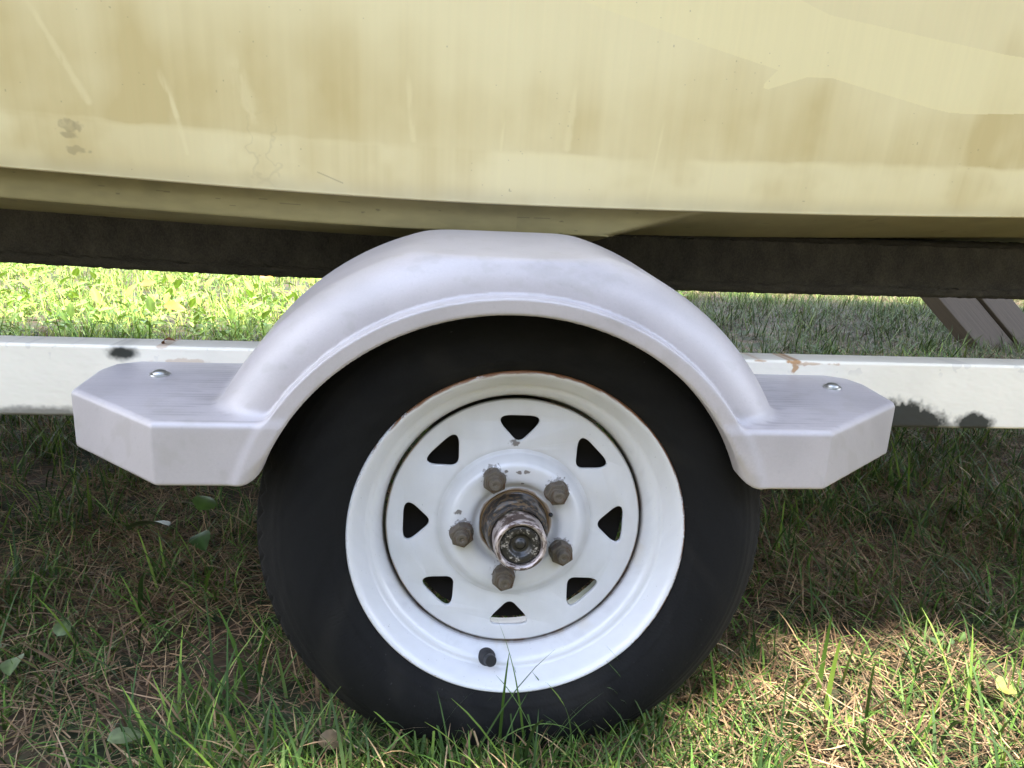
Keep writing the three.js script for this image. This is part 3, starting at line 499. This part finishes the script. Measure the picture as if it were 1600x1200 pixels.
// how dry the ground is: tan clippings near the camera and to the right, greener to the back left
const dry = (x, z) => clamp(0.42 + 1.1 * (fbm(x * 2.2 + 20, z * 2.2 + 20, 3) - 0.5) - 0.55 * sstep(-1.2, -2.4, z) - 0.22 * sstep(0.15, -0.35, x) + 0.12 * sstep(0.2, 0.5, x));
{
  const r = rng(1234), near = [], nearG = [[], [], []], far = [[], []], farT = [], leaf = [], nearLeaf = [];
  for (let i = 0; i < 5200; i++) { const x = -1.7 + 4.0 * r(), z = 0.42 - 3.1 * r(); if (inTyre(x, z)) continue; const d = dry(x, z); if (r() < 0.22 + d * 0.95) near.push([x, z]); }
  for (let i = 0; i < 13000; i++) { const x = -1.7 + 4.0 * r(), z = 0.42 - 3.1 * r(); if (inTyre(x, z)) continue; const g = 1 - dry(x, z), cl = sstep(0.35, 0.65, fbm(x * 7 + 3, z * 7 + 70, 2)); if (r() < 0.16 + 0.6 * g * cl + 0.34 * cl) nearG[Math.floor(r() * 3)].push([x, z, 0.75 + 0.5 * r()]); }
  for (let i = 0; i < 3200; i++) { const x = -3.4 + 7.4 * r(), z = 1.3 - 4.2 * r(); if (x > -1.7 && x < 2.3 && z < 0.42 && z > -2.68) continue; if (r() < 0.5) near.push([x, z, 1.2]); else nearG[i % 3].push([x, z, 1.1]); }
  for (let i = 0; i < 170; i++) nearG[i % 3].push([-0.36 + 0.68 * r(), 0.002 + 0.07 * r(), 0.55 + 0.45 * r()]);
  for (let i = 0; i < 6500; i++) { const z = -2.5 - 10 * r(), x = -1 + (r() - 0.5) * 2 * (2.2 - z * 0.85); far[i & 1].push([x, z, 1, mix(1.12, mix(0.22, 0.9, sstep(-4.6, -5.8, z)), sstep(-0.8, 0.6, x))]); }  // colour darkened to the right for shade, lifted to the left for sun
  for (let i = 0; i < 2500; i++) { const z = -2.5 - 8 * r(), x = 1.5 + r() * (2 - z * 0.7); farT.push([x, z, 1, mix(0.3, 1, sstep(-4.4, -5.6, z))]); }  // nearer clippings darkened in colour to stand for shade
  for (let i = 0; i < 1500; i++) { const z = -2.7 - 8 * r(), x = -1.4 + (r() - 0.6) * 1.5 * (2.2 - z * 0.6); leaf.push([x, z, 0.8 + 0.7 * r()]); }
  for (let i = 0; i < 60; i++) nearLeaf.push([-1.3 + 3 * r(), 0.2 - 2.4 * r(), 0.4 + 0.5 * r()]);
  scatter('dry_grass', 'tan dry mown clippings matted over the ground around the wheel', thatch(rng(2), 55, 0.08), strawMat, near, 3, 0.8, 1.3, 0.3);
  scatter('green_grass', 'short green grass blades growing through the dry clippings', greenTuft(rng(4), 12, 0.05, 0.04, 0.13, 0.002, 0.0042), grassMat, nearG[0], 5, 0.7, 1.15);
  scatter('fine_grass', 'fine thin green grass growing through the dry clippings', greenTuft(rng(14), 18, 0.06, 0.03, 0.10, 0.0012, 0.003), grassMat, nearG[1], 15, 0.7, 1.2);
  scatter('coarse_grass', 'coarse bent green grass growing through the dry clippings', greenTuft(rng(24), 8, 0.05, 0.05, 0.15, 0.003, 0.0052), grassMat, nearG[2], 25, 0.7, 1.1);
  scatter('meadow_grass', 'lush bright green grass beyond the trailer, shade put into its colour on the right', greenTuft(rng(6), 22, 0.09, 0.05, 0.17, 0.003, 0.007, LUSH), grassMat, far[0], 7, 0.8, 1.3);
  scatter('tall_meadow_grass', 'taller bright green grass beyond the trailer, coloured darker on the right in place of shade', greenTuft(rng(16), 18, 0.09, 0.07, 0.2, 0.002, 0.006, LUSH), grassMat, far[1], 17, 0.8, 1.2);
  scatter('dry_meadow_grass', 'dry tan clippings on the grass beyond the trailer on the right, the nearer ones darkened in colour for shade', thatch(rng(8), 60, 0.1), strawMat, farT, 9, 1.1, 1.8, 0.3);
  scatter('leafy_weeds', 'low broad leaved weeds in the bright grass beyond the trailer', leafClump(rng(10), 12), grassMat, leaf, 11, 0.7, 1.25);
  scatter('small_weeds', 'small round leaved weeds among the clippings near the wheel', leafClump(rng(20), 7), grassMat, nearLeaf, 21, 0.3, 0.6);
}
// single tall tufts that stand out in front of the tyre and to its right
function tuft(label, x, z, blades) {
  const t = tag(group('grass_tuft', x, hump(x, z) - 0.002, z), label, 'grass tuft', null);
  for (const [dx, dz, head, len, wid, lean, curl, ci] of blades) { const B = nb(); blade(B, 0, 0, 0, head, len * 1.2, wid * 1.35, lean, curl, scl(GREENS[ci], 0.9), scl(GREENS[ci], 1.25), 12, 0.5); const m = mesh('blade', buf(B), grassMat, t); m.position.set(dx, 0, dz); }
  return t;
}
tuft('sparse tuft of thin green blades rising in front of the lower rim', 0.015, 0.012, [[0, 0, 2.6, 0.165, 0.0036, 0.12, 0.45, 1], [-0.028, 0.0, 1.2, 0.11, 0.003, 0.06, 0.15, 0], [0.02, 0.005, 3.0, 0.10, 0.0034, 0.35, 0.4, 1], [-0.05, 0.01, 0.2, 0.10, 0.004, 0.5, 1.7, 2], [-0.045, 0.004, 3.4, 0.07, 0.003, 0.6, 0.9, 0], [0.05, 0.0, 3.6, 0.085, 0.003, 0.3, 0.6, 3]]);
tuft('spreading green grass tuft leaning over the tyre right of the rim', 0.185, -0.035, [[0, 0, 3.3, 0.135, 0.004, 0.35, 0.5, 1], [-0.02, 0.01, 3.0, 0.11, 0.0036, 0.5, 0.7, 2], [0.005, 0.0, 0.1, 0.19, 0.003, 0.28, 0.0, 0], [-0.03, 0.015, 2.7, 0.13, 0.0042, 0.25, 0.6, 1], [0.02, 0.01, 0.6, 0.11, 0.0036, 0.6, 0.9, 2], [-0.01, -0.01, 4.4, 0.10, 0.003, 0.15, 0.3, 3], [0.03, 0.0, 5.9, 0.10, 0.003, 0.8, 0.8, 1], [-0.05, 0.01, 2.2, 0.11, 0.0038, 0.3, 0.9, 1], [-0.04, 0.02, 3.9, 0.09, 0.0034, 0.7, 0.9, 2], [0.015, 0.02, 1.4, 0.10, 0.0042, 0.5, 1.2, 4], [-0.06, 0.0, 3.2, 0.12, 0.003, 0.65, 0.5, 2]]);
tuft('tall bright blade folded over on the sunlit grass right of the tyre', 0.262, -0.06, [[0, 0, 0.5, 0.15, 0.0052, 0.12, 0.9, 4], [0.002, 0.003, 0.2, 0.085, 0.005, 0.7, 1.2, 2], [-0.012, 0.0, 4.2, 0.09, 0.004, 0.15, 0.3, 1]]);
tuft('upright pair of broad bright blades on the dry clippings at right', 0.395, -0.085, [[0, 0, 1.5, 0.09, 0.0062, 0.05, 0.2, 4], [0.004, -0.03, 1.8, 0.105, 0.005, 0.08, 0.2, 1], [0.045, -0.05, 0.2, 0.11, 0.006, 0.12, 0.35, 4], [0.02, 0.02, 0.4, 0.10, 0.004, 0.7, 0.9, 2]]);
tuft('arching green tuft beside the shaded right edge of the tyre', 0.245, -0.20, [[0, 0, 0.1, 0.17, 0.004, 0.1, 1.7, 1], [0.01, 0.0, 1.7, 0.10, 0.0036, 0.1, 0.2, 0], [-0.01, 0.005, 3.4, 0.09, 0.003, 0.3, 0.6, 3]]);
tuft('dark green grass tuft left of the tyre in the shade', -0.30, -0.16, [[0, 0, 0.2, 0.12, 0.0038, 0.3, 0.7, 0], [0.01, 0.01, 1.0, 0.10, 0.003, 0.2, 0.4, 1], [-0.02, 0, 3.0, 0.12, 0.0036, 0.5, 0.9, 3], [0, 0.015, 4.0, 0.10, 0.004, 0.4, 0.8, 1], [0.03, 0, 5.6, 0.09, 0.003, 0.6, 0.8, 0]]);
tuft('short bright blade at the bottom edge of the grass left of the tyre', -0.268, 0.015, [[0, 0, 3.4, 0.062, 0.0055, 0.25, 0.3, 4], [0.03, 0.0, 1.6, 0.075, 0.003, 0.1, 0.2, 1]]);

// single leaves
const leafMat = new THREE.MeshPhysicalMaterial({ vertexColors: true, roughness: 0.5, side: THREE.DoubleSide, transmission: 0.2, thickness: 0 });
function leafThing(name, label, cat, x, y, z, len, wid, c, rx, ry, rz, cup = 0.2) { const g = leafGeo(len, wid, c, cup, 10, 0.02), m = mesh(name, g, leafMat); m.position.set(x, y + hump(x, z), z); m.rotation.set(rx, ry, rz, 'YXZ'); return tag(m, label, cat); }
function weed(label, x, z, ls) { const t = tag(group('weed', x, hump(x, z), z), label, 'weed'); for (const [dx, dy, dz, L, W, ry, rz, c] of ls) { const m = mesh('leaf', leafGeo(L, W, c, 0.2, 8), leafMat, t); m.position.set(dx, dy, dz); m.rotation.set(0.35, ry, rz, 'YXZ'); } const B = nb(); for (const [dx, dy, dz] of ls) blade(B, dx * 0.4, 0, dz * 0.4, Math.atan2(dz, dx), Math.hypot(dx * 0.6, dy, dz * 0.6) * 1.02, 0.002, Math.atan2(Math.hypot(dx, dz) * 0.6, dy), 0, GREENS[1], GREENS[1], 3, 0); mesh('stem', buf(B), leafMat, t); return t; }
weed('broad leaved weed standing in deep shade below the left fender step', -0.485, -0.60, [[-0.03, 0.055, 0.02, 0.075, 0.06, 2.9, 0.15, [0.05, 0.115, 0.02]], [0.015, 0.075, 0.0, 0.045, 0.04, 1.5, 0.5, [0.09, 0.17, 0.03]], [0.02, 0.045, 0.03, 0.05, 0.035, -1.2, 0.1, [0.05, 0.11, 0.025]]]);
weed('small weed with pale round leaves at the left edge of the grass', -0.575, -0.20, [[0, 0.035, 0.02, 0.034, 0.028, -1.4, 0.2, [0.11, 0.16, 0.05]], [0.03, 0.04, -0.02, 0.026, 0.02, 1.5, 0.7, [0.16, 0.21, 0.08]], [-0.03, 0.03, -0.01, 0.035, 0.028, 2.8, 0.1, [0.07, 0.13, 0.03]]]);
leafThing('leaf', 'pale green leaf lying on clippings at the lower left', 'leaf', -0.415, 0.028, -0.02, 0.036, 0.022, [0.20, 0.24, 0.11], 0.3, 0.5, 0.1);
leafThing('fallen_leaf', 'tan papery dead leaf on the clippings below the tyre', 'leaf', -0.20, 0.018, -0.005, 0.034, 0.022, [0.34, 0.23, 0.12], 0.5, 0.3, 0.15);
leafThing('fallen_leaf_001', 'yellow green leaf with a brown spot at the right edge of the grass', 'leaf', 0.61, 0.03, -0.08, 0.038, 0.026, [0.26, 0.25, 0.05], 0.5, 0.3, 0.1);
leafThing('fallen_leaf_002', 'orange yellow fallen leaf in bright grass just above the rail', 'leaf', -1.27, 0.13, -3.12, 0.095, 0.05, [0.50, 0.19, 0.012], 0.7, -0.2, 0.1);
leafThing('fallen_leaf_003', 'small yellow leaf in bright grass beside the fender top', 'leaf', -1.13, 0.14, -4.6, 0.09, 0.06, [0.50, 0.24, 0.012], 0.9, 0.5, 0.3);
leafThing('fallen_leaf_004', 'small dull orange leaf among pale weeds at upper left of the grass', 'leaf', -2.1, 0.13, -5.4, 0.11, 0.07, [0.48, 0.18, 0.02], 0.8, 0.2, 0.2);
leafThing('fallen_leaf_005', 'orange leaf stuck upright in the grass left of the tall dark stem', 'leaf', -1.68, 0.14, -4.1, 0.10, 0.045, [0.45, 0.14, 0.015], 0.7, 1.2, 0.5);
{ const g = mergeGeometries([leafGeo(0.012, 0.008, [0.20, 0.075, 0.02], 0.6, 6), leafGeo(0.010, 0.005, [0.14, 0.06, 0.02], 0.5, 6).rotateY(2.2).rotateZ(0.5)]); const m = mesh('dead_leaf_scrap', g, leafMat); m.position.set(-0.384, RY1 + 0.0045, RZ - 0.012); m.rotation.z = 0.3; tag(m, 'tiny brown curled leaf scrap on top of the white rail at left', 'leaf scrap'); }

// slanted weathered timber beyond the trailer on the right
{
  const t = tag(group('timber_prop', 2.68, 0.15, -3.2), 'weathered grey timber prop slanting down into the grass behind the trailer on the right', 'timber');
  const wood = dataTex(512, 128, (u, v) => { const n = fbm(u * 6, v * 50, 4), f = fbm(u * 60, v * 200, 2), k = 0.7 + 0.4 * n + 0.2 * (f - 0.5); return [0.10 * k, 0.078 * k, 0.056 * k]; });
  const wm = std({ map: wood, bumpMap: wood, bumpScale: 0.004, roughness: 0.85 });
  for (const [dx, dz, w] of [[-0.03, 0, 0.19], [0.225, -0.06, 0.16]]) { const b = mesh('board', new RoundedBoxGeometry(1.3, w, 0.09, 2, 0.006), wm, t); b.position.set(dx, 0, dz); b.rotation.set(-0.35, 0.25, -0.74); }
}

// ------------------------------------------------------------------ unseen tree added to shade the trailer (out of frame, above and behind the camera)
{
  const t = tag(group('added_shade_tree', 3.6, 0, 4.8), 'unseen tree added behind the camera, its crown shaped to shade the trailer', 'tree');
  const bark = std({ color: rgb(0.10, 0.08, 0.06), roughness: 0.95 });
  const trunk = new THREE.CylinderGeometry(0.14, 0.24, 5.5, 14, 6); trunk.translate(0, 2.75, 0); mesh('trunk', trunk, bark, t);
  const limb = (a, b, c, r) => mesh('limb', new THREE.TubeGeometry(new THREE.CatmullRomCurve3([a, b, c].map(q => new THREE.Vector3(...q))), 16, r, 8), bark, t);
  limb([0, 2.9, 0], [-0.9, 3.6, -0.9], [-2.2, 4.0, -2.1], 0.06); limb([0, 3.4, 0], [-0.3, 4.0, -0.7], [-0.5, 4.3, -1.3], 0.05); limb([0, 4, 0], [0.8, 4.8, -0.6], [1.6, 5.2, -1.4], 0.05); limb([0, 3.2, 0], [-1.3, 4.0, -0.4], [-2.9, 4.4, -1.4], 0.05);
  const r = rng(404), pts = [], lg = leafGeo(0.11, 0.065, [0.06, 0.12, 0.02], 0.25, 4);
  // crown: leaf sprays through a flattened volume; its gap is shaped to let sun reach the lower right of the yard
  let tries = 0;
  while (pts.length < 15000 && tries++ < 200000) {
    const y = 3.3 + 1.6 * r(), x = -0.6 + 4.4 * r(), z = 0.4 + 4.4 * r();
    const gx = x - 0.5 * y, gz = z - 0.65 * y;   // where the sun carries its shade to on the ground
    const edge = Math.max(-0.31, -0.07 - 0.3 * clamp(gx, 0, 0.2) - 1.4 * clamp(gx - 0.19, 0, 1)) + 0.06 * (fbm(gx * 3 + 8, gz * 3 + 8, 3) - 0.5) + 0.6 * sstep(-0.3, -1.4, gx);
    let k = sstep(edge + 0.05, edge - 0.05, gz) * sstep(-1.7, -1.2, gz) * sstep(-1.9, -1.3, gx);
    k *= sstep(0.2, 0.36, fbm(gx * 4 + 60, gz * 4 + y * 0.6, 3));
    if (gx > 0.3 && gz > edge - 0.03) k = 0;
    if (r() < k) pts.push([x, y, z]);
  }
  const im = new THREE.InstancedMesh(lg, leafMat, pts.length), M = new THREE.Matrix4(), q = new THREE.Quaternion(), e = new THREE.Euler();
  pts.forEach(([x, y, z], i) => { e.set((r() - 0.5) * 1.2, r() * 6.283, (r() - 0.5) * 1.4); q.setFromEuler(e); const s = 0.8 + 0.6 * r(); M.compose(new THREE.Vector3(x - 3.6, y, z - 4.8), q, new THREE.Vector3(s, s, s)); im.setMatrixAt(i, M); });
  im.name = 'crown'; im.userData.kind = 'stuff'; im.castShadow = true; t.add(im);
}

// second unseen tree, added right of the view to shade the ground behind the boat
{
  const t = tag(group('added_stern_tree', 4.6, 0, -0.6), 'unseen tree added right of the boat, its boughs shaped to shade the ground behind', 'tree');
  const bark = std({ color: rgb(0.11, 0.09, 0.07), roughness: 0.95 });
  const trunk = new THREE.CylinderGeometry(0.16, 0.27, 6, 14, 6); trunk.translate(0, 3, 0); mesh('trunk', trunk, bark, t);
  for (const [b, c] of [[[-1.4, 4.0, -0.5], [-3.6, 4.5, -0.9]], [[-1.2, 4.6, -0.9], [-2.9, 5.2, -2.0]], [[-0.9, 4.9, 0.2], [-2.6, 5.3, -0.2]], [[1, 4.8, 0.4], [2.2, 5.4, 0.8]]]) mesh('limb', new THREE.TubeGeometry(new THREE.CatmullRomCurve3([[0, 3.2, 0], b, c].map(q => new THREE.Vector3(...q))), 16, 0.055, 8), bark, t);
  const r = rng(909), pts = []; let tries = 0;
  while (pts.length < 9000 && tries++ < 90000) {
    const x = -3.0 + 5.0 * r(), y = 3.5 + 1.8 * r(), z = -2.6 + 4.2 * r(), X = x + 4.6, Z = z - 0.6;
    const gx = X - 0.5 * y, gz = Z - 0.65 * y;
    let k = sstep(0.5, 0.8, gx) * sstep(0.25, 0.40, fbm(gx * 1.6 + 5, gz * 1.6 + y * 0.3, 3)) * sstep(-5.6, -4.9, gz) * sstep(-2.2, -2.7, gz);
    if (r() < k) pts.push([x, y, z]);
  }
  const im = new THREE.InstancedMesh(leafGeo(0.19, 0.13, [0.06, 0.12, 0.02], 0.25, 4), leafMat, pts.length), M = new THREE.Matrix4(), q = new THREE.Quaternion(), e = new THREE.Euler();
  pts.forEach(([x, y, z], i) => { e.set((r() - 0.5) * 1.2, r() * 6.283, (r() - 0.5) * 1.4); q.setFromEuler(e); const s = 0.8 + 0.6 * r(); M.compose(new THREE.Vector3(x, y, z), q, new THREE.Vector3(s, s, s)); im.setMatrixAt(i, M); });
  im.name = 'crown'; im.userData.kind = 'stuff'; im.castShadow = true; t.add(im);
}

// tall leafy screen added behind the camera to cut frontal light (out of frame)
{
  const t = tag(group('added_hedge', 0, 0, 6.6), 'unseen green leaf screen added behind the camera to cut the frontal light', 'added_hedge');
  const r = rng(777), N = 14000, im = new THREE.InstancedMesh(leafGeo(0.22, 0.14, [0.06, 0.11, 0.025], 0.25, 3), leafMat, N), M = new THREE.Matrix4(), q = new THREE.Quaternion(), e = new THREE.Euler();
  for (let i = 0; i < N; i++) { e.set((r() - 0.5) * 2.4, r() * 6.283, (r() - 0.5) * 2.4); q.setFromEuler(e); const s = 0.8 + 0.6 * r(), y = 4.2 * r(); M.compose(new THREE.Vector3((r() - 0.5) * 18, y, (r() - 0.5) * 1.3 * (1 - 0.1 * y)), q, new THREE.Vector3(s, s, s)); im.setMatrixAt(i, M); }
  im.name = 'foliage'; im.userData.kind = 'stuff'; im.castShadow = true; t.add(im);
  for (let k = 0; k < 12; k++) { const g = new THREE.CylinderGeometry(0.03, 0.06, 3.8, 8); g.translate(-8.2 + 1.5 * k, 1.9, 0); mesh('stem', g, std({ color: rgb(0.09, 0.07, 0.05), roughness: 0.95 }), t); }
}

renderer.render(scene, camera);
